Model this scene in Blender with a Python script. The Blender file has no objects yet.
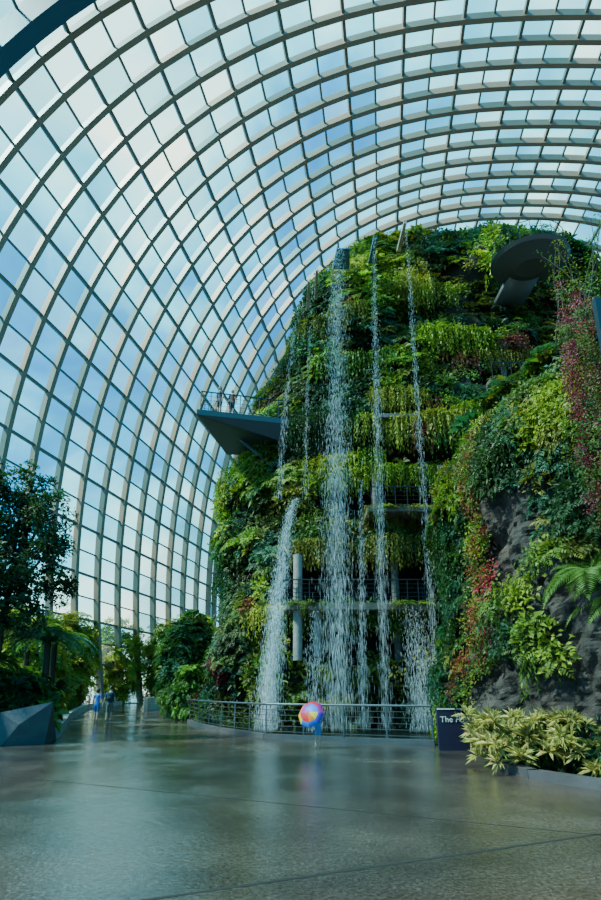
import bpy, math, random
import numpy as np
from mathutils import Vector, noise, Matrix
random.seed(7); rng=np.random.default_rng(7)
scene=bpy.context.scene
COL=scene.collection

# ---------------------------------------------------------------- materials
def new_mat(name):
    m=bpy.data.materials.new(name); m.use_nodes=True
    nt=m.node_tree; nt.nodes.clear()
    out=nt.nodes.new('ShaderNodeOutputMaterial')
    return m,nt,out
def pmat(name,col,rough=.6,metal=0,noise_scale=None,noise_amt=.3,bump=0,spec=.5,bscale=None):
    m,nt,out=new_mat(name)
    b=nt.nodes.new('ShaderNodeBsdfPrincipled')
    b.inputs['Roughness'].default_value=rough; b.inputs['Metallic'].default_value=metal
    b.inputs['Specular IOR Level'].default_value=spec
    b.inputs['Base Color'].default_value=(*col,1)
    tc=nt.nodes.new('ShaderNodeTexCoord')
    if noise_scale:
        n=nt.nodes.new('ShaderNodeTexNoise'); n.inputs['Scale'].default_value=noise_scale; n.inputs['Detail'].default_value=6
        nt.links.new(tc.outputs['Object'],n.inputs['Vector'])
        r=nt.nodes.new('ShaderNodeMapRange'); r.inputs[1].default_value=.3; r.inputs[2].default_value=.7
        r.inputs[3].default_value=1-noise_amt; r.inputs[4].default_value=1+noise_amt
        nt.links.new(n.outputs['Fac'],r.inputs[0])
        v=nt.nodes.new('ShaderNodeVectorMath'); v.operation='SCALE'; v.inputs[0].default_value=col
        nt.links.new(r.outputs[0],v.inputs['Scale']); nt.links.new(v.outputs[0],b.inputs['Base Color'])
    if bump:
        n2=nt.nodes.new('ShaderNodeTexNoise'); n2.inputs['Scale'].default_value=bscale or (noise_scale or 5)*3; n2.inputs['Detail'].default_value=8
        nt.links.new(tc.outputs['Object'],n2.inputs['Vector'])
        bp=nt.nodes.new('ShaderNodeBump'); bp.inputs['Strength'].default_value=bump; bp.inputs['Distance'].default_value=.1
        nt.links.new(n2.outputs['Fac'],bp.inputs['Height']); nt.links.new(bp.outputs[0],b.inputs['Normal'])
    nt.links.new(b.outputs[0],out.inputs[0])
    return m
def leaf_mat(name,trans=.35,rough=.45):
    m,nt,out=new_mat(name)
    a=nt.nodes.new('ShaderNodeAttribute'); a.attribute_name='Col'
    b=nt.nodes.new('ShaderNodeBsdfPrincipled'); b.inputs['Roughness'].default_value=rough; b.inputs['Specular IOR Level'].default_value=.2
    t=nt.nodes.new('ShaderNodeBsdfTranslucent'); mx=nt.nodes.new('ShaderNodeMixShader'); mx.inputs[0].default_value=trans
    g=nt.nodes.new('ShaderNodeVectorMath'); g.operation='MULTIPLY'; g.inputs[1].default_value=(1.25,1.3,.6)
    nt.links.new(a.outputs['Color'],b.inputs['Base Color']); nt.links.new(a.outputs['Color'],g.inputs[0])
    nt.links.new(g.outputs[0],t.inputs['Color'])
    nt.links.new(b.outputs[0],mx.inputs[1]); nt.links.new(t.outputs[0],mx.inputs[2]); nt.links.new(mx.outputs[0],out.inputs[0])
    return m
LEAF=leaf_mat('leaf')
ROCK=pmat('rock',(.030,.025,.021),.85,0,1.6,.6,1.0,bscale=4)
SOIL=pmat('mossy_rock',(.009,.012,.006),.95,0,1.5,.6,1.0,bscale=3)
CONC=pmat('concrete',(.11,.10,.085),.85,0,2,.3,.2)
PILL=pmat('pillar_concrete',(.22,.20,.18),.8,0,2,.25,.2)
KERB=pmat('pale_kerb',(.30,.28,.25),.8,0,2,.25,.2)
RIB=pmat('rib_paint',(.23,.20,.145),.5,0,.5,.1)
FRAME=pmat('frame_paint',(.15,.155,.135),.5)
DARKRIB=pmat('edge_arch_paint',(.02,.07,.12),.45)
STEEL=pmat('dark_steel',(.03,.035,.04),.4,.6)
RAILM=pmat('rail_steel',(.20,.21,.22),.35,.9)
PLANTER=pmat('faceted_planter',(.05,.054,.062),.6,0,3,.2,.1)
WHITE=pmat('white_paint',(.75,.75,.72),.5)

# ---------------------------------------------------------------- mesh helpers
def obj(name,me,parent=None):
    o=bpy.data.objects.new(name,me); COL.objects.link(o)
    if parent: o.parent=parent
    return o
def empty(name,loc=(0,0,0)):
    e=bpy.data.objects.new(name,None); e.location=(0,0,0); e.empty_display_size=.3; COL.objects.link(e); return e
class MB:
    def __init__(s): s.v=[]; s.f=[]; s.m=[]
    def add(s,v,f,m=0):
        o=len(s.v); s.v+= [tuple(map(float,p)) for p in v]; s.f+=[tuple(int(i)+o for i in q) for q in f]; s.m+=[m]*len(f)
    def box(s,c,d,m=0,rz=0):
        x,y,z=[k/2 for k in d]; cs,sn=math.cos(rz),math.sin(rz)
        vs=[]
        for sx,sy,sz in [(-1,-1,-1),(1,-1,-1),(1,1,-1),(-1,1,-1),(-1,-1,1),(1,-1,1),(1,1,1),(-1,1,1)]:
            px,py=sx*x,sy*y; vs.append((c[0]+px*cs-py*sn,c[1]+px*sn+py*cs,c[2]+sz*z))
        s.add(vs,[(0,3,2,1),(4,5,6,7),(0,1,5,4),(1,2,6,5),(2,3,7,6),(3,0,4,7)],m)
    def prism(s,poly,z0,z1,m=0):
        n=len(poly); vs=[(p[0],p[1],z0) for p in poly]+[(p[0],p[1],z1) for p in poly]
        s.add(vs,[tuple(range(n))[::-1],tuple(range(n,2*n))]+[(i,(i+1)%n,(i+1)%n+n,i+n) for i in range(n)],m)
    def tube(s,path,rad,m=0,n=8,cap=True):
        path=[Vector(p) for p in path]
        if not hasattr(rad,'__len__'): rad=[rad]*len(path)
        vs=[];fs=[]
        u=None
        for i,p in enumerate(path):
            t=(path[min(i+1,len(path)-1)]-path[max(i-1,0)]).normalized()
            if u is None:
                u=t.orthogonal().normalized()
            u=(u-t*u.dot(t)).normalized(); w=t.cross(u)
            for k in range(n):
                a=2*math.pi*k/n; vs.append(p+(u*math.cos(a)+w*math.sin(a))*rad[i])
        for i in range(len(path)-1):
            for k in range(n):
                fs.append((i*n+k,i*n+(k+1)%n,(i+1)*n+(k+1)%n,(i+1)*n+k))
        if cap: fs.append(tuple(range(n))[::-1]); fs.append(tuple((len(path)-1)*n+k for k in range(n)))
        s.add(vs,fs,m)
    def ell(s,c,r,m=0,nu=12,nv=8,fn=None):
        vs=[];fs=[]
        for j in range(nv+1):
            ph=math.pi*j/nv
            for i in range(nu):
                th=2*math.pi*i/nu
                d=[math.sin(ph)*math.cos(th),math.sin(ph)*math.sin(th),math.cos(ph)]
                if fn: d=fn(d)
                vs.append((c[0]+r[0]*d[0],c[1]+r[1]*d[1],c[2]+r[2]*d[2]))
        for j in range(nv):
            for i in range(nu): fs.append((j*nu+i,(j+1)*nu+i,(j+1)*nu+(i+1)%nu,j*nu+(i+1)%nu))
        s.add(vs,fs,m)
    def build(s,name,mats,parent=None,smooth=False):
        me=bpy.data.meshes.new(name); me.from_pydata(s.v,[],s.f)
        for m in mats: me.materials.append(m)
        me.polygons.foreach_set('material_index',s.m)
        if smooth: me.polygons.foreach_set('use_smooth',[True]*len(s.f))
        me.update(); return obj(name,me,parent)

def tri_mesh(name,V,T,C,mat,parent=None):
    me=bpy.data.meshes.new(name)
    V=np.ascontiguousarray(V,dtype=np.float32); T=np.ascontiguousarray(T,dtype=np.int32)
    me.vertices.add(len(V)); me.vertices.foreach_set('co',V.ravel())
    me.loops.add(len(T)*3); me.loops.foreach_set('vertex_index',T.ravel())
    me.polygons.add(len(T)); me.polygons.foreach_set('loop_start',np.arange(0,len(T)*3,3,dtype=np.int32))
    try: me.polygons.foreach_set('loop_total',np.full(len(T),3,dtype=np.int32))
    except Exception: pass
    me.update(calc_edges=True)
    if C is not None:
        ca=me.color_attributes.new('Col','FLOAT_COLOR','POINT')
        C4=np.ones((len(V),4),dtype=np.float32); C4[:,:3]=C
        ca.data.foreach_set('color',C4.ravel())
    me.materials.append(mat); me.validate(); return obj(name,me,parent)

# ---------------------------------------------------------------- foliage templates
def nrm(a): return a/np.maximum(np.linalg.norm(a,axis=-1,keepdims=True),1e-9)
def mk_leaves(P,D,L,W,fold=.15,droop=.0,edge=None,var=.3):
    n=len(P); D=nrm(D); up=np.tile([0,0,1.],(n,1))
    side=nrm(np.cross(D,up+rng.normal(0,.25,(n,3)))); nn=np.cross(side,D)
    L=L[:,None]; W=W[:,None]
    mid=P+D*L*.45
    v0=P; v1=mid+side*W/2+nn*W*fold; v2=mid-side*W/2+nn*W*fold; v3=P+D*L-np.array([0,0,1])*L*droop
    V=np.stack([v0,v1,v3,v2],1).reshape(-1,3)
    b=np.arange(n)[:,None]*4
    T=np.concatenate([b+np.array([0,1,2]),b+np.array([0,2,3])],0)
    br=rng.uniform(1-var,1+var,(n,1,1))*np.ones((n,4,3))
    br[:,2]*=1.15
    if edge is not None: br[:,1]*=edge; br[:,3]*=edge
    return V,T,br.reshape(-1,3)
def cat(parts):
    V=[];T=[];C=[];o=0
    for v,t,c in parts: V.append(v);T.append(t+o);C.append(c);o+=len(v)
    return np.concatenate(V),np.concatenate(T),np.concatenate(C)
def t_bush(n=34,L=.24,W=.13,edge=None):
    d=nrm(rng.normal(0,1,(n,3))+np.array([0,0,.5])); d[:,2]=np.abs(d[:,2])*.8
    P=d*rng.uniform(.1,.42,(n,1))
    D=nrm(d+rng.normal(0,.45,(n,3)))
    return mk_leaves(P,D,rng.uniform(.7,1.3,n)*L,rng.uniform(.7,1.2,n)*W,droop=.2,edge=edge)
def t_fern(nf=9,seg=5,L=.75,W=.13):
    parts=[]
    for k in range(nf):
        a=2*math.pi*k/nf+rng.uniform(-.3,.3); el=rng.uniform(.5,1.1); l=L*rng.uniform(.7,1.2)
        pts=[];p=np.zeros(3);e=el; de=1.9/seg
        for s_ in range(seg+1):
            pts.append(p.copy()); p=p+np.array([math.cos(a)*math.cos(e),math.sin(a)*math.cos(e),math.sin(e)])*l/seg; e-=de
        pts=np.array(pts)
        side=np.array([-math.sin(a),math.cos(a),0])
        P=[];D=[];LL=[];WW=[]
        for i in range(seg):
            for h in (0,.5):
                q=pts[i]*(1-h)+pts[i+1]*h; tw=(i+h)/seg; ln=W*1.6*math.sin(math.pi*min(1,tw*.8+.18))
                dd=pts[i+1]-pts[i]; dd/=np.linalg.norm(dd)
                for sg in (-1,1):
                    P.append(q);D.append(side*sg+dd*.5);LL.append(ln);WW.append(l/seg*.42)
        P.append(pts[-2]);D.append(pts[-1]-pts[-2]);LL.append(l/seg*1.2);WW.append(W*.4)
        parts.append(mk_leaves(np.array(P),np.array(D),np.array(LL),np.array(WW),fold=.05,droop=.15,var=.15))
    return cat(parts)
def t_hang(ns=16,L=1.1):
    parts=[]
    for k in range(ns):
        a=rng.uniform(0,2*math.pi); r=rng.uniform(.02,.35); p=np.array([math.cos(a)*r,math.sin(a)*r,rng.uniform(-.05,.15)])
        out=np.array([math.cos(a)*.14,math.sin(a)*.14,0]); l=L*rng.uniform(.5,1.1); m=9
        P=[];D=[]
        v=out+np.array([0,0,.08])
        for i in range(m):
            P.append(p.copy()); D.append(nrm(v+rng.normal(0,.05,3))); p=p+v; v=v*.6+np.array([0,0,-1])*l/m*.8
        parts.append(mk_leaves(np.array(P),np.array(D),np.full(m,l/m*1.9),np.full(m,.075),fold=.1,var=.2))
    return cat(parts)
def t_broad(n=9,L=.6,W=.28):
    a=rng.uniform(0,2*math.pi,n); e=rng.uniform(.1,1.1,n)
    D=np.stack([np.cos(a)*np.cos(e),np.sin(a)*np.cos(e),np.sin(e)],1)
    return mk_leaves(D*.15,D,rng.uniform(.7,1.2,n)*L,rng.uniform(.7,1.2,n)*W,droop=.35,var=.2)
def t_rosette(n=30,L=.42,W=.075):
    a=rng.uniform(0,2*math.pi,n); e=rng.uniform(-.1,1.4,n)
    D=np.stack([np.cos(a)*np.cos(e),np.sin(a)*np.cos(e),np.sin(e)],1)
    V,T,C=mk_leaves(D*.05,D,rng.uniform(.7,1.2,n)*L,rng.uniform(.8,1.2,n)*W,droop=.25,var=.15)
    C=C.reshape(-1,4,3); C[:,1]*=np.array([3.8,2.2,3.6]); C[:,3]*=np.array([1.8,1.3,1.5]); return V,T,C.reshape(-1,3)
BUSH=[t_bush() for _ in range(4)]; SMALL=[t_bush(46,.13,.08) for _ in range(3)]
FERN=[t_fern() for _ in range(3)]; HANG=[t_hang() for _ in range(3)]; BROAD=[t_broad() for _ in range(3)]; ROS=[t_rosette() for _ in range(3)]
BIGFERN=[t_fern(14,14,2.2,.28) for _ in range(2)]
class Fol:
    def __init__(s): s.parts=[]
    def add(s,temps,P,N,S,C,keepup=.0):
        P=np.atleast_2d(np.asarray(P,float)); k=len(P)
        if k==0: return
        N=np.broadcast_to(np.asarray(N,float),(k,3)); S=np.broadcast_to(np.asarray(S,float),(k,)); C=np.broadcast_to(np.asarray(C,float),(k,3))
        N=nrm(N*(1-keepup)+np.array([0,0,1])*keepup)
        which=rng.integers(0,len(temps),k)
        for w in range(len(temps)):
            id_=np.where(which==w)[0]
            if len(id_)==0: continue
            V,T,c=temps[w]; n=N[id_]
            r=nrm(rng.normal(0,1,(len(id_),3))); x=nrm(np.cross(r,n)); y=np.cross(n,x)
            R=np.stack([x,y,n],2)
            W=np.einsum('kij,vj->kvi',R,V)*S[id_][:,None,None]+P[id_][:,None,:]
            cc=c[None]*C[id_][:,None,:]
            tt=T[None]+(np.arange(len(id_))*len(V))[:,None,None]
            s.parts.append((W.reshape(-1,3),tt.reshape(-1,3),cc.reshape(-1,3)))
    def tube(s,path,rad,col,n=6):
        m=MB(); m.tube(path,rad,n=n,cap=False)
        T=[]
        for q in m.f: T+= [(q[0],q[1],q[2]),(q[0],q[2],q[3])]
        V=np.array(m.v); s.parts.append((V,np.array(T),np.tile(col,(len(V),1))*rng.uniform(.7,1.2,(len(V),1))))
    def build(s,name,parent=None):
        V,T,C=cat(s.parts); V[:,2]=np.maximum(V[:,2],.01); return tri_mesh(name,V,T,np.clip(C,0,1),LEAF,parent)
LIME=(.25,.34,.026); MID=(.10,.20,.03); DARK=(.028,.085,.02); OLIVE=(.20,.205,.035); RED=(.34,.035,.05); PINK=(.42,.08,.12); YEL=(.36,.34,.05); DEEP=(.010,.035,.012); BLUEG=(.04,.14,.075); BROWN=(.07,.05,.03); ORNG=(.28,.11,.035)

# ---------------------------------------------------------------- floor
def floor_mat():
    m,nt,out=new_mat('wet_paving')
    L=nt.links.new; N=nt.nodes.new
    tc=N('ShaderNodeTexCoord'); b=N('ShaderNodeBsdfPrincipled')
    n1=N('ShaderNodeTexNoise'); n1.inputs['Scale'].default_value=.45; n1.inputs['Detail'].default_value=7; n1.inputs['Roughness'].default_value=.62
    n2=N('ShaderNodeTexNoise'); n2.inputs['Scale'].default_value=26; n2.inputs['Detail'].default_value=8; n2.inputs['Roughness'].default_value=.75
    L(tc.outputs['Object'],n1.inputs['Vector']); L(tc.outputs['Object'],n2.inputs['Vector'])
    r=N('ShaderNodeValToRGB'); r.color_ramp.elements[0].position=.36; r.color_ramp.elements[0].color=(.040,.031,.025,1)
    r.color_ramp.elements[1].position=.66; r.color_ramp.elements[1].color=(.112,.090,.072,1)
    L(n1.outputs['Fac'],r.inputs[0])
    mx=N('ShaderNodeMix'); mx.data_type='RGBA'; mx.blend_type='MULTIPLY'; mx.inputs[0].default_value=.85
    r2=N('ShaderNodeValToRGB'); r2.color_ramp.elements[0].position=.4; r2.color_ramp.elements[0].color=(.2,.2,.2,1); r2.color_ramp.elements[1].position=.62; r2.color_ramp.elements[1].color=(1.4,1.4,1.4,1)
    L(n2.outputs['Fac'],r2.inputs[0]); L(r.outputs[0],mx.inputs[6]); L(r2.outputs[0],mx.inputs[7]); L(mx.outputs[2],b.inputs['Base Color'])
    mr=N('ShaderNodeMapRange'); mr.inputs[1].default_value=.44; mr.inputs[2].default_value=.64; mr.inputs[3].default_value=.04; mr.inputs[4].default_value=.28
    L(n1.outputs['Fac'],mr.inputs[0]); L(mr.outputs[0],b.inputs['Roughness'])
    n3=N('ShaderNodeTexNoise'); n3.inputs['Scale'].default_value=10; n3.inputs['Detail'].default_value=8; n3.inputs['Roughness'].default_value=.62
    L(tc.outputs['Object'],n3.inputs['Vector'])
    bp=N('ShaderNodeBump'); bp.inputs['Strength'].default_value=.42; bp.inputs['Distance'].default_value=.018
    L(n3.outputs['Fac'],bp.inputs['Height']); L(bp.outputs[0],b.inputs['Normal'])
    b.inputs['Specular IOR Level'].default_value=.65
    L(b.outputs[0],out.inputs[0]); return m
fl=MB(); fl.add([(-140,-90,0),(170,-90,0),(170,200,0),(-140,200,0)],[(0,1,2,3)])
fl.build('floor',[floor_mat()])
j=MB()
for (a,b_,w_) in [((-3.5,3.6),(9,8.6),.02),((8.2,4.2),(-12,13.2),.012)]:
    a=Vector((*a,0.002)); b_=Vector((*b_,0.002)); d=(b_-a).normalized(); s_=Vector((-d.y,d.x,0))*w_
    j.add([a-s_,a+s_,b_+s_,b_-s_],[(0,1,2,3)])
j.build('floor_joint',[pmat('joint',(.012,.012,.01),.8)])

# ---------------------------------------------------------------- dome
def rib_curve(f,N=64,off=0.0):
    W=54-15*f if f>0 else 54
    xc=22+3*f; yb=33+47*f; ya=21+24*f; H=54.
    if f>1:
        g=(f-1); H=54-30*g*g; W=39-40*g*g; yb=80+40*g; ya=45+42*g
    t=np.linspace(0,math.pi,1200); n=2.5
    c=np.cos(t); s=np.maximum(np.sin(t),0)
    x=xc-W*np.sign(c)*np.abs(c)**(2/n); z=H*s**(2/n); y=yb-(yb-ya)*z/H
    P=np.stack([x,y,z],1); d=np.r_[0,np.cumsum(np.linalg.norm(np.diff(P,axis=0),axis=1))]
    u=np.linspace(0,d[-1],N+1)
    return np.stack([np.interp(u,d,P[:,i]) for i in range(3)],1)
NR=72; step=1/15
fs=[k*step for k in range(-14,26)]
G=np.array([rib_curve(f,NR) for f in fs])
du=np.gradient(G,axis=0); dv=np.gradient(G,axis=1); NN=nrm(np.cross(dv,du))
cen=np.array([20,40,5.]); flip=np.sign(np.sum(NN*(G-cen),-1,keepdims=True)); NN*=flip
def sweep(paths):
    V=[];F=[];o=0
    for P,Nn,w,a,b in paths:
        T=nrm(np.gradient(P,axis=0)); S=nrm(np.cross(T,Nn))
        q=np.stack([P+S*w/2+Nn*a,P+S*w/2+Nn*b,P-S*w/2+Nn*b,P-S*w/2+Nn*a],1)
        n=len(P); V.append(q.reshape(-1,3))
        for i in range(n-1):
            for k in range(4): F.append((o+i*4+k,o+i*4+(k+1)%4,o+(i+1)*4+(k+1)%4,o+(i+1)*4+k))
        o+=n*4
    return np.concatenate(V),F
dome=empty('glass_dome')
def from_sweep(name,paths,mat):
    V,F=sweep(paths); me=bpy.data.meshes.new(name); me.from_pydata(V.tolist(),[],F); me.materials.append(mat); me.update(); return obj(name,me,dome)
from_sweep('arch_ribs',[(G[i],NN[i],.36,-.62,.10) for i in range(len(fs)) if i!=13],RIB)
from_sweep('edge_arch',[(G[13],NN[13],1.0,-1.8,.2)],DARKRIB)
from_sweep('glazing_bars_long',[(G[:,j],NN[:,j],.24,-.36,.08) for j in range(0,NR+1,2)],FRAME)
from_sweep('glazing_bars_fine',[(G[:,j],NN[:,j],.15,-.16,.06) for j in range(1,NR+1,2)],FRAME)
def glass_mat(name,tint,dif,difcol):
    m,nt,out=new_mat(name); N=nt.nodes.new; L=nt.links.new
    tr=N('ShaderNodeBsdfTransparent'); tr.inputs[0].default_value=(*tint,1)
    gl=N('ShaderNodeBsdfGlossy'); gl.inputs['Roughness'].default_value=.06; gl.inputs[0].default_value=(.3,.6,.75,1)
    fr=N('ShaderNodeFresnel'); fr.inputs[0].default_value=1.35
    mf=N('ShaderNodeMath'); mf.operation='MULTIPLY'; mf.inputs[1].default_value=.3; L(fr.outputs[0],mf.inputs[0])
    m1=N('ShaderNodeMixShader'); L(mf.outputs[0],m1.inputs[0]); L(tr.outputs[0],m1.inputs[1]); L(gl.outputs[0],m1.inputs[2])
    tl=N('ShaderNodeBsdfTranslucent'); tl.inputs[0].default_value=(*difcol,1)
    m2=N('ShaderNodeMixShader'); m2.inputs[0].default_value=dif; L(m1.outputs[0],m2.inputs[1]); L(tl.outputs[0],m2.inputs[2])
    L(m2.outputs[0],out.inputs[0]); return m
GM=[glass_mat('glass_clear',(.50,.88,.95),.01,(.5,.85,.95)),glass_mat('glass_tint',(.28,.66,.78),.01,(.4,.75,.9)),glass_mat('glass_hazy',(.78,1.0,.96),.05,(.6,.9,.9))]
g=MB(); nr,npn=G.shape[:2]
g.v=[tuple(p) for p in G.reshape(-1,3).tolist()]
for i in range(nr-1):
    for j_ in range(npn-1):
        a=i*npn+j_; g.f.append((a,a+1,a+npn+1,a+npn)); 
        r=random.random(); g.m.append(0 if r<.50 else (1 if r<.78 else 2))
g.build('glass_panes',GM,dome)

# ---------------------------------------------------------------- mountain
Zk=[0,6,12,19,26,29,31.5,33]
XL=[-5.2,-4.6,-4.0,-2.6,-.2,1.6,4.2,9]
XR=[24,24,23.5,22.5,20.5,19.5,17.5,13]
YF=[21.6,21.8,22.2,23.2,24.2,25.2,27,29.6]
OPEN=[(-.4,5.4,2.6,4.8,2.0),(-.8,6.0,5.3,7.9,2.8),(2.6,6.6,9.8,11.8,2.6),(9.6,13.1,17.0,18.9,2.2),(.6,2.8,10.3,11.5,1.8),(3.4,6.6,12.5,13.5,2.0),(4.0,6.6,15.3,16.3,1.9),(6.6,9.2,12.2,13.6,2.0),(1.0,3,18,18.8,1.5)]
def mount(th,z):
    xl=np.interp(z,Zk,XL); xr=np.interp(z,Zk,XR); yf=np.interp(z,Zk,YF)
    cx=(xl+xr)/2;a=(xr-xl)/2;b=30-yf;n=2.7
    c=math.cos(th);s=math.sin(th)
    c=math.copysign(abs(c)**(2/n),c); s=math.copysign(abs(s)**(2/n),s)
    x=cx+a*c;y=30+b*s
    o=Vector((c/a,s/b,0)).normalized()
    p=Vector((x,y,z))
    d=1.0*noise.noise(p*.16+Vector((3,1,2)))+1.0*noise.noise(p*.42)+.3*noise.noise(p*1.3)
    taper=min(1,(33-z)/4)
    d=d*taper-.3
    rec=0
    if s<0:
        for x0,x1,z0,z1,dp in OPEN:
            if x0<x<x1 and z0<=z<z1: rec=dp
    return p+o*d,o,rec,d
mt=empty('planted_mountain')
core=MB(); NT=220; NZ=150
ths=[2*math.pi*i/NT for i in range(NT)]; zs=[33*j/NZ for j in range(NZ+1)]
vs=[]
for z in zs:
    for th in ths:
        p,o,rec,d=mount(th,z); vs.append(p-o*(rec+.2))
fcs=[(j*NT+i,j*NT+(i+1)%NT,(j+1)*NT+(i+1)%NT,(j+1)*NT+i) for j in range(NZ) for i in range(NT)]
fcs.append(tuple(NZ*NT+i for i in range(NT)))
core.add(vs,fcs); core.build('rock_core',[SOIL],mt,True)

def pick_color(p,red=True):
    q=Vector(p)
    n1=noise.noise(q*.22+Vector((11,3,5)))+.6*noise.noise(q*.9)-.07; n2=noise.noise(q*.5+Vector((1,7,9))); n3=noise.noise(q*.45+Vector((21,2,0)))
    if red and n3>.50 : base=np.array(RED)*.6 if n2>0 else np.array(ORNG)*.8
    elif n1>.20: base=np.array(LIME) if n2>-.2 else np.array(YEL)
    elif n1>.05: base=np.array(MID)*.6+np.array(LIME)*.4
    elif n1>-.12: base=np.array(MID) if n2>0 else np.array(OLIVE)
    elif n1>-.27: base=np.array(BLUEG)
    else: base=np.array(DARK)
    return base
F=Fol()
s_len=np.r_[0,np.cumsum(np.hypot(np.diff(YF),np.diff(Zk)))]
buckets={}
def put(b,P,N,S,C):
    buckets.setdefault(b,[[],[],[],[]]); B=buckets[b]; B[0].append(P);B[1].append(N);B[2].append(S);B[3].append(C)
cnt=0
while cnt<9300:
    th=random.uniform(math.pi*.80,2*math.pi*.985)
    z=float(np.interp(random.uniform(0,s_len[-1]),s_len,Zk))
    p,o,rec,d=mount(th,z)
    if rec>0: continue
    if p.x>21: continue
    nz=.15+ (.9 if z>29 else .1)
    n=Vector((o.x,o.y,nz)).normalized()
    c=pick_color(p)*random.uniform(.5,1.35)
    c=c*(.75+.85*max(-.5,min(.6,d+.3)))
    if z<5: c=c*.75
    k=noise.noise(p*.3+Vector((5,5,5)))+random.uniform(-.25,.25)
    s=random.uniform(.6,1.25)
    P_=p+n*random.uniform(-.1,.3)
    if k>.22: put('fern',P_,n,s*1.0,c)
    elif k>.05: put('broad',P_,n,s*.9,c*.9)
    elif k>-.2: put('bush',P_,n,s*1.05,c)
    elif k>-.4: put('small',P_,n,s*1.15,c)
    else: put('hang',P_,n,s*.9,c*1.1)
    cnt+=1
def solve_x(x,zz):
    lo,hi=math.pi,2*math.pi
    for it in range(18):
        mid=(lo+hi)/2
        if mount(mid,zz)[0].x<x: lo=mid
        else: hi=mid
    return mount(lo,zz)
for (x0,x1,z,num,cc,sc) in [(-.6,5.8,8.3,60,OLIVE,.8),(2.6,7,12.1,45,LIME,.7),(3.0,8.6,14.9,80,YEL,1),(.5,4,13.0,40,LIME,1),(9.5,13,19.1,30,OLIVE,.6),(3.8,6.6,16.7,35,YEL,.7),(7,10.5,20.6,45,LIME,1),(1.5,5,19.5,35,MID,1),(-.4,5.5,5.0,55,MID,.7),(8,13,15.2,40,LIME,1),(.3,3.4,22.5,30,OLIVE,1),(3.2,6.4,9.6,45,OLIVE,.6),(.5,2.9,11.8,22,MID,.6)]:
    for _ in range(num):
        x=random.uniform(x0,x1); zz=z+random.uniform(-.2,.2)
        p,o,rec,d=solve_x(x,zz)
        put('hang',p+o*.25,o*.6+Vector((0,0,.5)),random.uniform(.8,1.3)*sc,np.array(cc)*random.uniform(.5,.95))
for (x0,x1,y,z,num) in [(-.5,1.3,21.1,5.15,16),(4.0,5.6,21.1,5.15,14),(3.2,6.3,21.7,9.75,22),(9.8,13,22.4,17.0,20)]:
    for _ in range(num):
        put(random.choice(['small','hang','fern']),Vector((random.uniform(x0,x1),y+random.uniform(-.15,.2),z)),Vector((0,-.6,.8)),random.uniform(.35,.6),np.array(random.choice([MID,OLIVE,DARK,LIME]))*random.uniform(.5,1))
TM={'fern':FERN,'broad':BROAD,'bush':BUSH,'small':SMALL,'hang':HANG}
for k,B in buckets.items():
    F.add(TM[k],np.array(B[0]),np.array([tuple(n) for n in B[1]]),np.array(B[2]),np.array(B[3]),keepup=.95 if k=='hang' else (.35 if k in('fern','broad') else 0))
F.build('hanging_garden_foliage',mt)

# slabs, pillars, balcony
sl=MB()
sl.box((2.5,22.4,5.05),(6.3,2.6,.28)); sl.box((4.7,22.9,9.68),(3.2,2.4,.26)); sl.box((11.4,23.8,16.9),(3.4,2.8,.28)); sl.box((5.2,23.9,15.15),(2.5,2.2,.22)); sl.box((7.9,23.4,12.1),(2.4,2.0,.2))
sl.tube([(-.12,21.5,2.8),(-.12,21.5,7.4)],.2,1,n=20); sl.tube([(.75,21.9,3.0),(.75,21.9,5)],.18,1,n=20); sl.tube([(4.4,22.8,2.8),(4.4,22.8,7.9)],.18,0,n=20)
sl.tube([(3.6,22.6,9.7),(3.6,22.6,11.8)],.13,0,n=16); sl.tube([(11,23.6,17),(11,23.6,18.9)],.16,0,n=16)
sl.build('floor_slabs_and_pillars',[CONC,PILL],mt)
br=MB()
def rail_line(mb,pts,h=1.1,sp=.9,rt=.03,rp=.02,nh=4,m=0):
    pts=[Vector(p) for p in pts]
    mb.tube([p+Vector((0,0,h)) for p in pts],rt,m,6)
    for k in range(nh): mb.tube([p+Vector((0,0,h*(k+.6)/(nh+.6))) for p in pts],rp*.45,m,5)
    for a,b in zip(pts[:-1],pts[1:]):
        n=max(1,int((b-a).length/sp))
        for i in range(n): 
            q=a.lerp(b,i/n); mb.tube([q,q+Vector((0,0,h))],rp,m,6)
    mb.tube([pts[-1],pts[-1]+Vector((0,0,h))],rp,m,6)
rail_line(br,[(-.6,22.6,5.17),(-.55,21.2,5.17),(5.55,21.2,5.17),(5.6,22.6,5.17)],1.05,.45,.03,.022,5)
rail_line(br,[(3.3,21.8,9.8),(6.1,21.8,9.8)],1.0,.5); rail_line(br,[(9.9,22.5,17.05),(12.9,22.5,17.05)],1.0,.5)
br.build('balcony_railing',[STEEL],mt)

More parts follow.
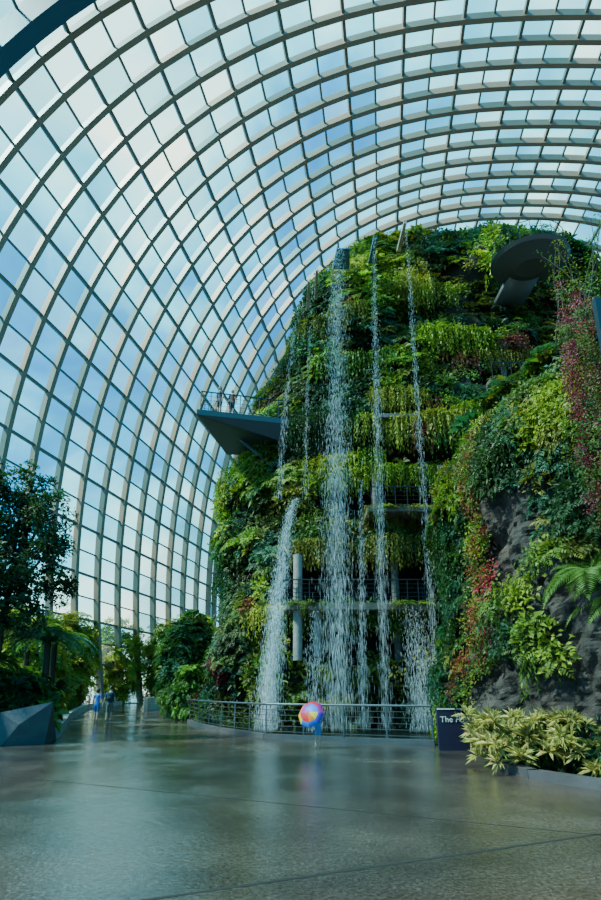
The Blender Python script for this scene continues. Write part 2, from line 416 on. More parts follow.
# ---------------------------------------------------------------- outcrop on the right
oc=empty('planted_rock_outcrop')
def outc(th,z,full=False):
    sh=(1-max(0,(z-7.5)/3.6)**2*.5) if z>7.5 else 1+.03*math.sin(z)
    a=6.6*sh-.05*z; b=6.2*sh-.06*z; n=3.0
    c=math.cos(th);s=math.sin(th); c=math.copysign(abs(c)**(2/n),c); s=math.copysign(abs(s)**(2/n),s)
    p=Vector((11.4+a*c,14.6+b*s,z)); o=Vector((c/a,s/b,0)).normalized()
    d=.5*noise.noise(p*.4+Vector((8,0,0)))+.35*noise.noise(p*.9)+.18*abs(noise.noise(p*2.2))
    if full:
        v=noise.voronoi(Vector((p.x*.9,p.y*.9,p.z*.55)))[0]; d+=.75*(min(v[1]-v[0],.5))-.2+.14*noise.noise(p*5)
    return p+o*d,o
ob=MB(); NT=420;NZ=150; vs=[]
for j_ in range(NZ+1):
    for i in range(NT):
        p,o=outc(2*math.pi*i/NT,10.2*j_/NZ,True); vs.append(p)
f_=[(j_*NT+i,j_*NT+(i+1)%NT,(j_+1)*NT+(i+1)%NT,(j_+1)*NT+i) for j_ in range(NZ) for i in range(NT)]; f_.append(tuple(NZ*NT+i for i in range(NT)))
ob.add(vs,f_); ob.build('rock_face',[ROCK],oc,False)
F=Fol(); bk={}
def put2(b,P,N,S,C): bk.setdefault(b,[]).append((tuple(P),tuple(N),S,tuple(C)))
for _ in range(4800):
    th=random.uniform(math.pi*.75,math.pi*1.62); z=random.uniform(0,10.2)
    p,o=outc(th,z)
    rocky=(p.y<13.0 and .8<z<6.6)
    if rocky and (noise.noise(p*.55+Vector((3,3,3)))<.12 or random.random()<.5) : continue
    if z<1.4 and 13.1<p.y<14.9 and p.x<5.2: continue
    n=Vector((o.x,o.y,.25)).normalized()
    creeper=(12.9<p.y<14.2 )
    c=pick_color(p*1.4+Vector((4,4,4)),False)*random.uniform(.35,.9)
    if creeper:
        c=np.array(random.choice([RED,ORNG,MID,OLIVE,ORNG,MID,LIME,MID]))*random.uniform(.35,.9)
        put2('small',p+n*random.uniform(0,.45),n,random.uniform(.5,.9),c)
    else:
        r=random.random()
        if r<.3: put2('fern',p+n*.1,n,random.uniform(.5,.9),c)
        elif r<.55: put2('broad',p+n*.1,n,random.uniform(.4,.7),c)
        elif r<.85: put2('small',p+n*.15,n,random.uniform(.7,1.1),c)
        else: put2('hang',p+n*.15,n,random.uniform(.5,.8),c)
for _ in range(900):
    a=random.uniform(0,6.28); r=math.sqrt(random.random())
    p=Vector((11.4+5.8*r*math.cos(a),14.6+5.4*r*math.sin(a),10.1)); c=np.array(random.choice([MID,DARK,OLIVE,BLUEG]))*random.uniform(.6,1)
    put2(random.choice(['fern','broad','bush']),p,(0,0,1),random.uniform(.7,1.2),c)
for s_ in range(56):
    x=5.95+random.uniform(0,1.3); y=9.3+random.uniform(-.35,.4); z=random.uniform(8.4,10.5); zend=random.uniform(4.4,6.8)
    pal_=random.choice([(RED,PINK,MID),(PINK,OLIVE,RED),(MID,OLIVE,DARK),(ORNG,MID,RED)])
    while z>zend:
        put2('small',(x+random.uniform(-.08,.08),y,z),(-.5,-.7,.1),random.uniform(.28,.5),np.array(random.choice(pal_))*random.uniform(.35,1.0))
        z-=random.uniform(.2,.34); x+=random.uniform(-.05,.05)
for k,l in bk.items():
    F.add(TM[k],np.array([q[0] for q in l]),np.array([q[1] for q in l]),np.array([q[2] for q in l]),np.array([q[3] for q in l]),keepup=.95 if k=='hang' else (.35 if k in('fern','broad') else 0))
for (p,s) in [((5.9,9.9,3.9),.62),((6.1,11,4.6),.6),((6.6,9.5,3.3),.7),((6.7,9.0,2.2),.6)]:
    F.add(BIGFERN,p,(-.35,-.35,.8),s,np.array(MID)*.7)
for k in range(16):
    b0=Vector((6.6+random.uniform(0,1.2),10.2+random.uniform(-.4,1.0),10.0)); d=Vector((random.uniform(-.35,.2),random.uniform(-.3,.2),1)); pts=[b0]
    for i in range(6): d+=Vector((random.uniform(-.2,.22),random.uniform(-.25,.25),0)); pts.append(pts[-1]+d.normalized()*.5)
    F.tube(pts,[.02-.0025*i for i in range(7)],BROWN,5)
    F.add([t_bush(10,.12,.06)],np.array([tuple(p) for p in pts[3:]]),(0,0,1),.5,random.choice([MID,MID,OLIVE]))
F.build('outcrop_foliage',oc)
sb=MB(); sb.box((6.15,8.5,8.35),(.36,.12,1.9)); sb.box((7.2,8.9,8.7),(2.1,.1,.1)); sb.build('dark_steel_panel',[STEEL],oc)

# ---------------------------------------------------------------- waterfalls
def water_mat():
    m,nt,out=new_mat('falling_water'); N=nt.nodes.new;L=nt.links.new
    b=N('ShaderNodeBsdfPrincipled'); b.inputs['Base Color'].default_value=(.80,.92,.99,1); b.inputs['Roughness'].default_value=.15
    t=N('ShaderNodeBsdfTranslucent'); t.inputs[0].default_value=(.80,.92,1,1); tr=N('ShaderNodeBsdfTransparent')
    m1=N('ShaderNodeMixShader'); m1.inputs[0].default_value=.5; L(b.outputs[0],m1.inputs[1]); L(t.outputs[0],m1.inputs[2])
    m2=N('ShaderNodeMixShader'); m2.inputs[0].default_value=.6; L(m1.outputs[0],m2.inputs[1]); L(tr.outputs[0],m2.inputs[2])
    L(m2.outputs[0],out.inputs[0]); return m
WAT=water_mat()
def waterfall(top,bot,w0,w1,n,dl=(.12,.5),dw=(.004,.010)):
    top=np.array(top,float);bot=np.array(bot,float)
    h=rng.random(n)**.85
    H=top[2]-bot[2]
    tt=np.sqrt(h)
    P=np.stack([top[0]+(bot[0]-top[0])*tt,top[1]+(bot[1]-top[1])*tt,top[2]-H*h],1)
    w=w0+(w1-w0)*tt
    cl=rng.normal(0,.42,9)[rng.integers(0,9,n)]
    lat=(cl*.35+rng.normal(0,.36,n))*w
    P[:,0]+=lat; P[:,1]+=rng.normal(0,.25,n)*w
    L=rng.uniform(*dl,n)*(.4+h); R=rng.uniform(*dw,n)
    v=[P+np.stack([0*L,0*L,L/2],1)]
    for k in range(3):
        a=2*math.pi*k/3; v.append(P+np.stack([R*math.cos(a),R*math.sin(a),L*.1],1))
    v.append(P-np.stack([0*L,0*L,L/2],1))
    V=np.stack(v,1).reshape(-1,3); V[:,2]=np.maximum(V[:,2],.03)
    base=np.array([(0,1,2),(0,2,3),(0,3,1),(4,2,1),(4,3,2),(4,1,3)])
    T=(base[None]+(np.arange(n)*5)[:,None,None]).reshape(-1,3)
    tri_mesh('waterfall',V,T,None,WAT)
waterfall((2.18,22.2,25.0),(1.45,20.2,.1),.40,1.0,7500,(.12,.42),(.003,.008))
waterfall((4.15,22.2,25.7),(3.3,20.3,.1),.10,.38,2400,(.12,.42),(.003,.007))
waterfall((5.87,22.2,26.8),(5.35,20.2,.1),.06,.30,1500,(.12,.42),(.003,.007))
waterfall((.45,22.4,23),(-1.0,21.2,10),.05,.25,600,(.1,.35),(.0035,.007))
waterfall((.9,22.5,23.8),(.2,21.2,10),.04,.2,300,(.12,.4),(.0035,.007))
waterfall((-.1,21.0,9.9),(-1.25,20.0,.1),.18,.65,7500,(.06,.28),(.005,.011))
waterfall((2.76,20.8,10.7),(2.45,20.3,.1),.10,.32,1100,(.1,.4),(.003,.008))
waterfall((4.6,20.3,4.9),(4.65,19.9,.1),.7,.85,2200,(.08,.3))
waterfall((.53,20.3,4.9),(.6,20.0,.1),.4,.5,700,(.08,.3))
def spout(x,y,z,w,l,mat):
    m=MB(); a=.12
    for (x0,x1,z0,z1) in [(-w/2,w/2,-.06,0),(-w/2,-w/2+.05,0,a),(w/2-.05,w/2,0,a)]:
        m.add([(x+x0*.7,y,z+z0-.1),(x+x1*.7,y,z+z0-.1),(x+x1,y+l,z+z0),(x+x0,y+l,z+z0),(x+x0*.7,y,z+z1-.1),(x+x1*.7,y,z+z1-.1),(x+x1,y+l,z+z1),(x+x0,y+l,z+z1)],
              [(0,3,2,1),(4,5,6,7),(0,1,5,4),(1,2,6,5),(2,3,7,6),(3,0,4,7)])
    m.build('water_spout',[mat])
BLUEST=pmat('spout_blue_steel',(.04,.12,.22),.4,.3)
spout(2.35,22.2,25.2,1.0,1.5,BLUEST); spout(4.15,22.2,25.9,.30,1.8,BLUEST); spout(5.87,22.2,27,.22,2.0,KERB); spout(.45,22.4,23.2,.18,2.2,KERB); spout(.9,22.5,24,.18,2.2,KERB)

# pool behind the railing
RP=[(-5.7,27),(-4.7,24.2),(-3.2,21.2),(-1.2,18.3),(1.4,17.0),(4.0,16.0)]
pl=MB(); poly=RP+[(6,16.5),(7,22.5),(-2,23.5)]
pl.add([(p[0],p[1],.02) for p in poly],[tuple(range(len(poly)))]); 
pl.build('water_pool',[pmat('pool_water',(.01,.015,.012),.08,0,None,0,.4,bscale=6)])
rl=MB(); rail_line(rl,[(p[0],p[1],.12) for p in RP],1.0,1.15,.035,.025,5)
for a,b in zip(RP[:-1],RP[1:]):
    a=Vector(a);b=Vector(b); c=(a+b)/2; rl.box((c.x,c.y,.07),((b-a).length+.1,.25,.14),1,math.atan2((b-a).y,(b-a).x))
rl.build('metal_railing',[RAILM,PLANTER])

# sign
sg=empty('information_sign'); m=MB(); m.box((4.30,14.6,.56),(1.02,.12,1.12)); m.box((4.30,14.535,1.09),(1.02,.02,.03),1); m.build('sign_box',[pmat('sign_navy',(.02,.016,.04),.35),WHITE],sg)
tx=bpy.data.curves.new('sign_text','FONT'); tx.body='The FUN'; tx.size=.225; tx.extrude=.004; tx.materials.append(WHITE)
t=obj('sign_text',tx,sg); t.location=(3.86,14.53,.74); t.rotation_euler=(math.pi/2,0,0)

# ---------------------------------------------------------------- observation platform
op=empty('observation_platform'); m=MB()
DP=[(-5.4,23.2),(-.6,24.2),(-.6,28.2),(-4.5,27.8)]
m.prism(DP,15.45,15.75)
vs=[(x,y,15.45) for x,y in DP]+[(-2.6,24.7,14.95),(-.6,24.8,14.6),(-.6,27.2,14.6),(-2.4,27,14.95)]
m.add(vs,[(0,1,5,4),(1,2,6,5),(2,3,7,6),(3,0,4,7),(4,5,6,7)])
m.tube([(-3.6,25.4,15.4),(-1.2,25.4,13.2)],.1,n=8); m.tube([(-3.4,26.8,15.4),(-1.2,26.8,13.2)],.1,n=8)
m.build('deck',[pmat('deck_blue_grey',(.04,.06,.07),.45,.4)],op)
m=MB(); rail_line(m,[(-.7,24.3,15.75),(-5.25,23.35,15.75),(-4.4,27.6,15.75),(-.7,28,15.75)],1.15,.5,.035,.022,4); m.build('deck_railing',[STEEL],op)
so=empty('skywalk_lookout'); m=MB()
n=40; cx,cy=12.0,21.3
for (r0,z0,r1,z1) in [(.6,22.85,1.5,23.15),(1.5,23.15,1.65,23.3),(1.65,23.3,1.5,23.45),(1.5,23.45,.01,23.45),(.01,22.85,.6,22.85)]:
    vs=[]
    for r,z in ((r0,z0),(r1,z1)):
        vs+=[(cx+r*1.2*math.cos(2*math.pi*i/n),cy+r*math.sin(2*math.pi*i/n),z) for i in range(n)]
    m.add(vs,[(i,(i+1)%n,n+(i+1)%n,n+i) for i in range(n)])
m.box((12.0,23.7,23.15),(1.6,3.6,.35)); m.build('saucer_deck',[pmat('lookout_grey_steel',(.07,.085,.09),.45,.3)],so,True)
m=MB(); rail_line(m,[(cx+1.8*math.cos(a),cy+1.48*math.sin(a),23.4) for a in [math.pi*(.85+1.3*i/14) for i in range(15)]],1.0,.5,.02,.014,3); m.build('saucer_railing',[STEEL],so)

# ---------------------------------------------------------------- left planter and planting
pw=MB(); base=[(-7.6,17.6),(-7.35,16.3),(-8.3,15.6),(-9.6,15.0),(-11.2,14.4),(-13.5,13.8),(-16,13)]
top=[(-7.7,17.4,.9),(-7.15,16.1,1.25),(-8.5,15.7,.95),(-9.5,14.7,1.35),(-11.3,14.5,1.05),(-13.5,13.6,1.3),(-16,13,1.1)]
mid=[(-7.4,16.9,.5),(-7.9,15.7,.6),(-8.9,15.2,.45),(-10.4,14.6,.7),(-12.3,13.9,.5),(-14.8,13.3,.6)]
SHX=-.5
base=[(x+SHX,y) for x,y in base]; top=[(x+SHX,y,z) for x,y,z in top]; mid=[(x+SHX,y,z) for x,y,z in mid]
nb=len(base); vs=[(x,y,0) for x,y in base]+top+mid; fs_=[]
for i in range(nb-1):
    mm=2*nb+i; fs_+=[(i,i+1,mm),(i+1,nb+i+1,mm),(nb+i+1,nb+i,mm),(nb+i,i,mm)]
inn=[(x-.5,y+.8,.9) for x,y,z in top]; o=len(vs); vs+=inn
fs_+=[(nb+i,nb+i+1,o+i+1,o+i) for i in range(nb-1)]
pw.add(vs,fs_); pw.build('faceted_planter_wall',[PLANTER])
kb=MB(); kp=[(-8.4,18.0),(-10.3,22.8),(-12.5,28),(-15,35),(-18.5,45),(-20,58)]
for a,b in zip(kp[:-1],kp[1:]):
    a=Vector(a);b=Vector(b);c=(a+b)/2; kb.box((c.x,c.y,.2),((b-a).length+.15,.3,.4),0,math.atan2((b-a).y,(b-a).x))
kb.build('path_kerb',[KERB])
TM2=dict(TM); TM2['ros']=ROS; TM2['big']=BIGFERN
def shrub(name,c,r,n,pal,temps='bush',s=(.7,1.2),stems=5):
    F=Fol(); c=np.array(c,float); r=np.array(r,float)
    d=nrm(rng.normal(0,1,(n,3))); rad=rng.uniform(.55,1.0,(n,1))
    lump=np.array([1+.35*noise.noise(Vector(q*2.1+c)) for q in d])[:,None]
    P=c+d*rad*lump*r; P[:,2]=np.maximum(P[:,2],.15)
    C=np.array([pal[random.randrange(len(pal))] for _ in range(n)])*rng.uniform(.6,1.2,(n,1))
    tl=temps if isinstance(temps,(list,tuple)) else [temps]
    w=rng.integers(0,len(tl),n)
    for k,tn in enumerate(tl):
        ii=w==k
        if ii.sum(): F.add(TM2[tn],P[ii],d[ii]+np.array([0,0,.5]),rng.uniform(*s,ii.sum()),C[ii],keepup=.3)
    for k in range(stems):
        e=c+nrm(rng.normal(0,1,3))*r*.7; b=np.array([c[0]+rng.normal(0,.12),c[1]+rng.normal(0,.12),0]); mdl=(b*.5+e*.5)+np.array([0,0,.2])
        F.tube([tuple(b),tuple(mdl),tuple(e)],[.09,.06,.02],BROWN,6)
    return F.build(name)
def tree(name,base,h,lean,crowns,pal,tr=.16,sc=(.5,.85)):
    F=Fol(); b=Vector(base); top=b+Vector((lean[0],lean[1],h))
    pts=[b.lerp(top,i/7)+Vector((.18*math.sin(i*1.3),.15*math.cos(i*1.7),0))*(i>0) for i in range(8)]
    F.tube(pts,[tr*(1-.09*i) for i in range(8)],BROWN,10)
    for (c,r,n) in crowns:
        c=np.array(c,float); 
        near=pts[random.randint(4,7)]
        mdl=(np.array(near)+c)/2+np.array([0,0,-.2]); F.tube([tuple(near),tuple(mdl),tuple(c)],[.07,.05,.03],BROWN,6)
        for q in range(5):
            e=c+nrm(rng.normal(0,1,3))*r*.8; F.tube([tuple(c),tuple(e)],[.03,.01],BROWN,5)
        d=nrm(rng.normal(0,1,(n,3))); P=c+d*r*rng.uniform(.3,1.05,(n,1))
        C=np.array([pal[random.randrange(len(pal))] for _ in range(n)])*rng.uniform(.5,1.1,(n,1))
        F.add(BUSH,P,d,rng.uniform(*sc,n),C,keepup=.3)
    return F.build(name)
tree('broadleaf_tree',(-10.4,17.2,0),8.6,(.5,0),[((-10.1,17,8.6),1.0,60),((-9.2,17,7.6),.9,55),((-10.6,17,7.0),1.0,80),((-8.9,17,6.4),.8,50),((-9.8,16.6,5.5),1.0,70),((-11.2,17,5.6),1.0,60),((-8.6,17.2,5.1),.65,34),((-9.5,17.2,4.2),.9,50)],[DARK,BLUEG,DEEP,DARK],.16,(.4,.8))
tree('broadleaf_tree',(-11.9,16.5,0),9,(.3,0),[((-11.4,16.5,8.6),1.0,60),((-12,16.5,7.2),1.1,60),((-11.2,16.2,5.4),1.2,60),((-10.9,16.2,4.2),1.1,60)],[DARK,BLUEG,DEEP])
def tree_fern(base,h,s,col):
    F=Fol(); b=Vector(base); F.tube([b,b+Vector((.08,0,h*.5)),b+Vector((0,0,h))],[.16,.12,.12],BROWN,10)
    F.add(BIGFERN,(b.x,b.y,h),(0.05,0,1),s,np.array(col)); F.add(BIGFERN,(b.x,b.y,h),(0,.1,1),s*.85,np.array(col)*.8)
    F.build('tree_fern')
tree_fern((-9.3,18.6,0),3.3,.9,BLUEG); tree_fern((-11.2,18.2,0),3.8,1,DARK); tree_fern((-10.6,21.8,0),3.6,.9,MID); tree_fern((-10.2,16.4,0),2.4,.7,DARK); tree_fern((-13.2,24.5,0),4.0,1,OLIVE)
shrub('planter_shrub',(-10.2,17.6,1.2),(1.6,1.2,.9),260,[DARK,MID,DEEP],['fern','bush','broad'])
shrub('planter_shrub',(-11.4,20.5,1.0),(1.3,2.0,1.2),240,[DARK,MID,OLIVE],['fern','bush','broad'])
shrub('planter_shrub',(-14.5,25.5,1.2),(1.8,2.6,1.6),280,[MID,LIME,OLIVE],['fern','bush','broad'])
for (x,y,z,rx,rz,pal) in [(-16.6,31,2.6,1.9,2.8,[LIME,YEL,MID]),(-19.2,33,3.2,2.4,3.6,[YEL,OLIVE,LIME]),(-19,37.5,3,2.2,3.6,[LIME,MID,YEL]),(-22,40,3.8,2.4,4.2,[MID,DARK,LIME]),(-21.8,47,3.8,2.6,4.4,[MID,LIME,YEL]),(-21.5,60,4.6,3,5.2,[LIME,LIME,YEL]),(-17.2,64,4.6,3,5.4,[MID,LIME,YEL]),(-24,53,4.6,2.8,5.4,[YEL,LIME]),(-12.5,66,4,2.6,4.6,[LIME,MID])]:
    shrub('garden_shrub',(x,y,z),(rx,rx,rz),430,pal,['bush','bush','fern'],(1.0,1.7))
for (x,y,z,rx,rz,pal) in [(-7.1,31.5,3.0,1.5,3.2,[DARK,MID,BLUEG]),(-7.9,36,3.2,1.9,3.4,[MID,DARK,OLIVE]),(-8.8,43,3.2,2.2,4.2,[MID,LIME]),(-10.5,53,3.6,2.6,5,[MID,LIME]),(-6.0,29.3,1.3,.9,1.5,[DARK,MID])]:
    shrub('garden_shrub',(x,y,z),(rx,rx,rz),420,pal,['bush','fern','broad'],(.8,1.3))
lw=MB(); lw.box((-13.2,48,.5),(.3,12,1.0),0,.12)
lw.build('path_side_wall',[KERB])

# variegated shrubs bottom right + curb
F=Fol()
for _ in range(95):
    x=random.uniform(3.8,5.5); y=9.7+random.uniform(0,1.7)+(5.5-x)*.5; z=random.uniform(.15,1.1)
    F.add(ROS,(x,y,z),(-.1,-.4,1),random.uniform(.5,.8),np.array((.19,.24,.07))*random.uniform(.6,1.25))
for _ in range(14):
    x=random.uniform(4.1,5.4); F.tube([(x,10.8,0),(x+random.uniform(-.2,.2),10.6,.9)],[.02,.012],BROWN,5)
F.build('variegated_shrub')
shrub('groundcover_shrub',(6.3,9.3,.5),(.9,.8,.6),90,[DARK,DEEP,MID],['broad','fern'],(.4,.7),2)
cb=MB(); cp=[(4.7,12.8),(4.25,11.6),(4.35,10.1),(5.1,8.9),(7,8.0),(10,7.3)]
for a,b in zip(cp[:-1],cp[1:]):
    a=Vector(a);b=Vector(b);c=(a+b)/2; cb.box((c.x,c.y,.08),((b-a).length+.1,.25,.16),0,math.atan2((b-a).y,(b-a).x))
cb.build('planter_kerb',[PLANTER])

# ---------------------------------------------------------------- people
SKIN=pmat('skin',(.55,.32,.22),.5); HAIR=pmat('hair',(.03,.02,.015),.5); SHOE=pmat('shoes',(.25,.25,.26),.6)
def cloth(n,c): return pmat(n,c,.8)
def person(name,loc,h,face,shirt,pants,sleeve=.63,hem=.30,poseL=None,poseR=None,stride=0,hairlong=False,extra=None,pants_top=.53):
    E=empty(name); J=[];R=[];Ed=[]
    def v(p,r,par=None):
        J.append(p);R.append(r)
        if par is not None: Ed.append((par,len(J)-1))
        return len(J)-1
    pel=v((0,0,.52),.075); sp=v((0,0,.62),.068,pel); ch=v((0,0,.735),.078,sp); nb_=v((0,0,.815),.045,ch); nk=v((0,.003,.86),.032,nb_); v((0,.005,.90),.03,nk)
    for sg,pose in ((-1,poseL),(1,poseR)):
        sh=v((sg*.10,0,.795),.04,nb_)
        pose=pose or [(.135,-.015,.63),(.145,.03,.49)]
        e=pose[0];w=pose[1]
        el=v((sg*e[0],e[1],e[2]),.028,sh); wr=v((sg*w[0],w[1],w[2]),.018,el)
        d=(Vector((sg*w[0],w[1],w[2]))-Vector((sg*e[0],e[1],e[2]))).normalized()
        hd=Vector((sg*w[0],w[1],w[2]))+d*.03; hv=v(tuple(hd),.02,wr)
        side=d.cross(Vector((1,0,0))).normalized()
        for q,(o_,ln) in enumerate([(-.015,.030),(-.005,.036),(.005,.034),(.015,.026)]):
            p1=hd+d*.018+side*o_; p2=p1+d*ln*.5+Vector((-sg*.004,0,0)); p3=p2+d*ln*.5+Vector((-sg*.012,0,0))
            a=v(tuple(p1),.0055,hv); b=v(tuple(p2),.005,a); v(tuple(p3),.004,b)
        p1=hd-d*.005+side*.02; a=v(tuple(p1),.007,hv); v(tuple(p1+side*.014+d*.018),.0055,a)
        st_=stride*sg
        hp=v((sg*.05,0,.49),.062,pel); kn=v((sg*.054,.012+st_*.5,.28),.042,hp); an=v((sg*.054,-.012+st_,.05),.026,kn); v((sg*.062,.075+st_,.022),.022,an)
    me=bpy.data.meshes.new('b'); me.from_pydata([tuple(c*h for c in p) for p in J],Ed,[]); o=obj('tmp',me)
    md=o.modifiers.new('s','SKIN'); md.use_smooth_shade=True
    for i,r in enumerate(R): me.skin_vertices[0].data[i].radius=(r*h,r*h*.85)
    me.skin_vertices[0].data[0].use_root=True
    sd=o.modifiers.new('d','SUBSURF'); sd.levels=2; sd.render_levels=2
    dg=bpy.context.evaluated_depsgraph_get(); me2=bpy.data.meshes.new_from_object(o.evaluated_get(dg)); bpy.data.objects.remove(o)
    me2.materials.clear()
    for mt_ in (SKIN,shirt,pants,SHOE): me2.materials.append(mt_)
    for p in me2.polygons:
        c=p.center/h; armish=abs(c.x)>.112 or (c.y>.09)
        if c.z<.055: k=3
        elif c.z<pants_top and not(armish and c.z>.38 and abs(c.x)>.115): k=2 if c.z>hem else 0
        elif c.z<.83:
            k=1
            if armish and c.z<sleeve+.06 and abs(c.x)>.10: k=0
        else: k=0
        p.material_index=k; p.use_smooth=True
    b=obj('body',me2,E)
    m=MB()
    def hf(d):
        x,y,z=d; w=1-.18*max(0,-z); return [x*w,y*w+.04*max(0,-z),z]
    hc=(0,.012*h,.935*h)
    m.ell(hc,(.045*h,.055*h,.066*h),0,16,12,hf)
    m.ell((0,.068*h,.93*h),(.007*h,.010*h,.012*h),0,8,6)
    for sg in (-1,1):
        m.ell((sg*.045*h,.01*h,.932*h),(.006*h,.012*h,.016*h),0,8,6)
        m.ell((sg*.017*h,.062*h,.942*h),(.007*h,.004*h,.004*h),2,8,6)
    m.ell((0,.062*h,.908*h),(.014*h,.004*h,.004*h),3,8,6)
    def hairf(d):
        x,y,z=d
        if y>.35 and z<.45: y=.35; 
        if z<-.35 and not hairlong: z=-.35
        return [x,y,z]
    m.ell((0,.002*h,.943*h),(.051*h,.060*h,.068*h if not hairlong else .085*h),1,16,12,hairf)
    m.build('head',[SKIN,HAIR,STEEL,pmat('lips',(.45,.16,.14),.5)],E,True)
    if extra: extra(E,h)
    E.location=loc; E.rotation_euler=(0,0,face); return E
def backpack(E,h):
    m=MB()
    m.ell((0,-.10*h,.70*h),(.085*h,.055*h,.12*h),0,16,10,lambda d:[math.copysign(abs(d[0])**.6,d[0]),math.copysign(abs(d[1])**.6,d[1]),math.copysign(abs(d[2])**.6,d[2])])
    m.ell((0,-.15*h,.66*h),(.06*h,.025*h,.06*h),0,12,8)
    for sg in (-1,1): m.tube([(sg*.06*h,-.08*h,.80*h),(sg*.07*h,0,.835*h),(sg*.065*h,.07*h,.76*h),(sg*.06*h,.06*h,.68*h),(sg*.07*h,-.06*h,.62*h)],.010*h,n=6)
    m.build('backpack',[cloth('pack',(.03,.035,.05))],E,True)
person('adult_man',(-9.95,27.2,0),1.80,.15,cloth('dark_shirt',(.03,.05,.12)),cloth('khaki',(.16,.14,.11)),stride=.05,extra=backpack,hem=.27,poseL=[(.15,0,.64),(.19,.02,.51)])
person('adult_woman',(-10.65,27.3,0),1.66,-.1,cloth('blue_top',(.03,.16,.50)),cloth('blue_skirt',(.03,.11,.36)),stride=-.04,hairlong=True,hem=.30,poseR=[(.15,0,.64),(.18,.02,.51)])
person('platform_visitor',(-4.35,23.85,15.75),1.75,2.5,cloth('navy_shirt',(.03,.05,.10)),cloth('jeans',(.02,.03,.05)))
person('platform_visitor',(-3.7,24.0,15.75),1.65,2.9,cloth('rust_shirt',(.20,.07,.04)),cloth('jeans2',(.02,.03,.05)))
CX,CY=.50,15.2
person('child',(CX,CY,0),1.06,.1,cloth('child_blue',(.05,.25,.62)),cloth('child_shorts',(.07,.22,.52)),hem=.33,stride=.02,
       poseL=[(.12,.04,.66),(.02,.135,.70)],poseR=[(.12,.04,.65),(.03,.13,.655)])
um=empty('umbrella')
axis=Vector((-.42,-.82,.42)).normalized(); hand=Vector((CX-.015,CY+.15,.74)); top=hand+axis*.62
u=axis.orthogonal().normalized(); w=axis.cross(u)
cols=[(.75,.02,.02),(.80,.16,.01),(.80,.5,.02),(.02,.16,.60),(.01,.12,.60),(.10,.04,.45),(.45,.02,.25),(.65,.02,.04)]
m=MB(); NG=8; R_=.40
for gk in range(NG):
    rows=[]; ns=6; nrr=7
    for a_ in range(nrr+1):
        r=a_/nrr; row=[]
        for b_ in range(ns+1):
            th=2*math.pi*(gk+b_/ns)/NG; sc=1-.07*math.sin(math.pi*b_/ns)*r
            rr=R_*math.sin(r*1.25)/math.sin(1.25)*sc; hh=-.17*(1-math.cos(r*1.25))/(1-math.cos(1.25))
            row.append(top+u*rr*math.cos(th)+w*rr*math.sin(th)+axis*hh)
        rows.append(row)
    vs=[p for row in rows for p in row]; ff=[]
    for a_ in range(nrr):
        for b_ in range(ns): ff.append((a_*(ns+1)+b_,a_*(ns+1)+b_+1,(a_+1)*(ns+1)+b_+1,(a_+1)*(ns+1)+b_))
    m.add(vs,ff)
    for q in range(len(ff)):
        ring=q//ns; m.m[-len(ff)+q]=(gk+(1 if ring>=4 else 0)*3)%NG
    m.tube([rows[k][0]-axis*.004 for k in range(nrr+1)],.004,8,5)
m.tube([top+axis*.05,hand-axis*.10],.007,8,8)
hk=[hand-axis*.10+(-axis*math.sin(t)+u*(1-math.cos(t)))*.03 for t in [i*math.pi/6 for i in range(7)]]
m.tube(hk,.011,8,8)
m.build('canopy_and_shaft',[pmat('canopy_%d'%i,c,.5) for i,c in enumerate(cols)]+[STEEL],um,True)

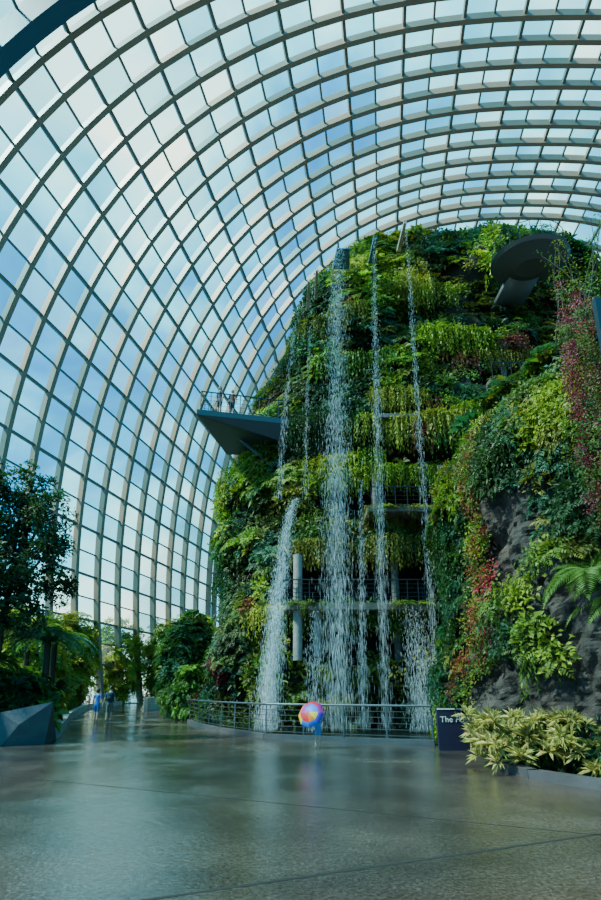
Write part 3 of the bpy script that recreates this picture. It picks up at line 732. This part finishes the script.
# ---------------------------------------------------------------- sky and sun
w_=bpy.data.worlds.new('sky'); scene.world=w_; w_.use_nodes=True; nt=w_.node_tree; nt.nodes.clear()
N=nt.nodes.new; L=nt.links.new
tc=N('ShaderNodeTexCoord'); out=N('ShaderNodeOutputWorld'); bg=N('ShaderNodeBackground')
mp=N('ShaderNodeMapping'); mp.inputs['Scale'].default_value=(1,1,1.6); L(tc.outputs['Generated'],mp.inputs[0])
ns=N('ShaderNodeTexNoise'); ns.inputs['Scale'].default_value=3.4; ns.inputs['Detail'].default_value=9; ns.inputs['Roughness'].default_value=.5; ns.inputs['Distortion'].default_value=.5
L(mp.outputs[0],ns.inputs['Vector'])
def lobe(v,a,b,amt):
    dot=N('ShaderNodeVectorMath'); dot.operation='DOT_PRODUCT'; dot.inputs[1].default_value=Vector(v).normalized(); L(tc.outputs['Generated'],dot.inputs[0])
    mr=N('ShaderNodeMapRange'); mr.inputs[1].default_value=a; mr.inputs[2].default_value=b; mr.inputs[3].default_value=0; mr.inputs[4].default_value=amt; L(dot.outputs['Value'],mr.inputs[0]); return mr.outputs[0]
cur=ns.outputs['Fac']
for lb in (lobe((-.5,1,1.3),.95,1,.30),lobe((.8,1,1.2),.80,1,.14),lobe((-.3,1,.12),.94,1,.35)):
    ad=N('ShaderNodeMath'); ad.operation='ADD'; L(cur,ad.inputs[0]); L(lb,ad.inputs[1]); cur=ad.outputs[0]
rp=N('ShaderNodeValToRGB'); e=rp.color_ramp.elements; e[0].position=.40; e[0].color=(.012,.22,.50,1); e[1].position=.84; e[1].color=(1,1,.88,1)
x=e.new(.53); x.color=(.04,.38,.62,1); x=e.new(.66); x.color=(.26,.70,.80,1)
L(cur,rp.inputs[0]); L(rp.outputs[0],bg.inputs[0]); bg.inputs[1].default_value=3.1; L(bg.outputs[0],out.inputs[0])
sun=bpy.data.lights.new('sun','SUN'); sun.energy=19.0; sun.angle=.08; sun.color=(1,.92,.78)
so_=obj('sun',sun); so_.rotation_euler=Vector((.80,.25,-1)).to_track_quat('-Z','Y').to_euler()

# ---------------------------------------------------------------- camera
cam=bpy.data.cameras.new('camera'); co=obj('camera',cam); co.location=(0,0,1.6)
cam.sensor_fit='VERTICAL'; cam.sensor_height=36; cam.lens=20.0; cam.shift_y=106/900; cam.clip_end=500
co.rotation_euler=(math.radians(90+15),0,0)
scene.camera=co
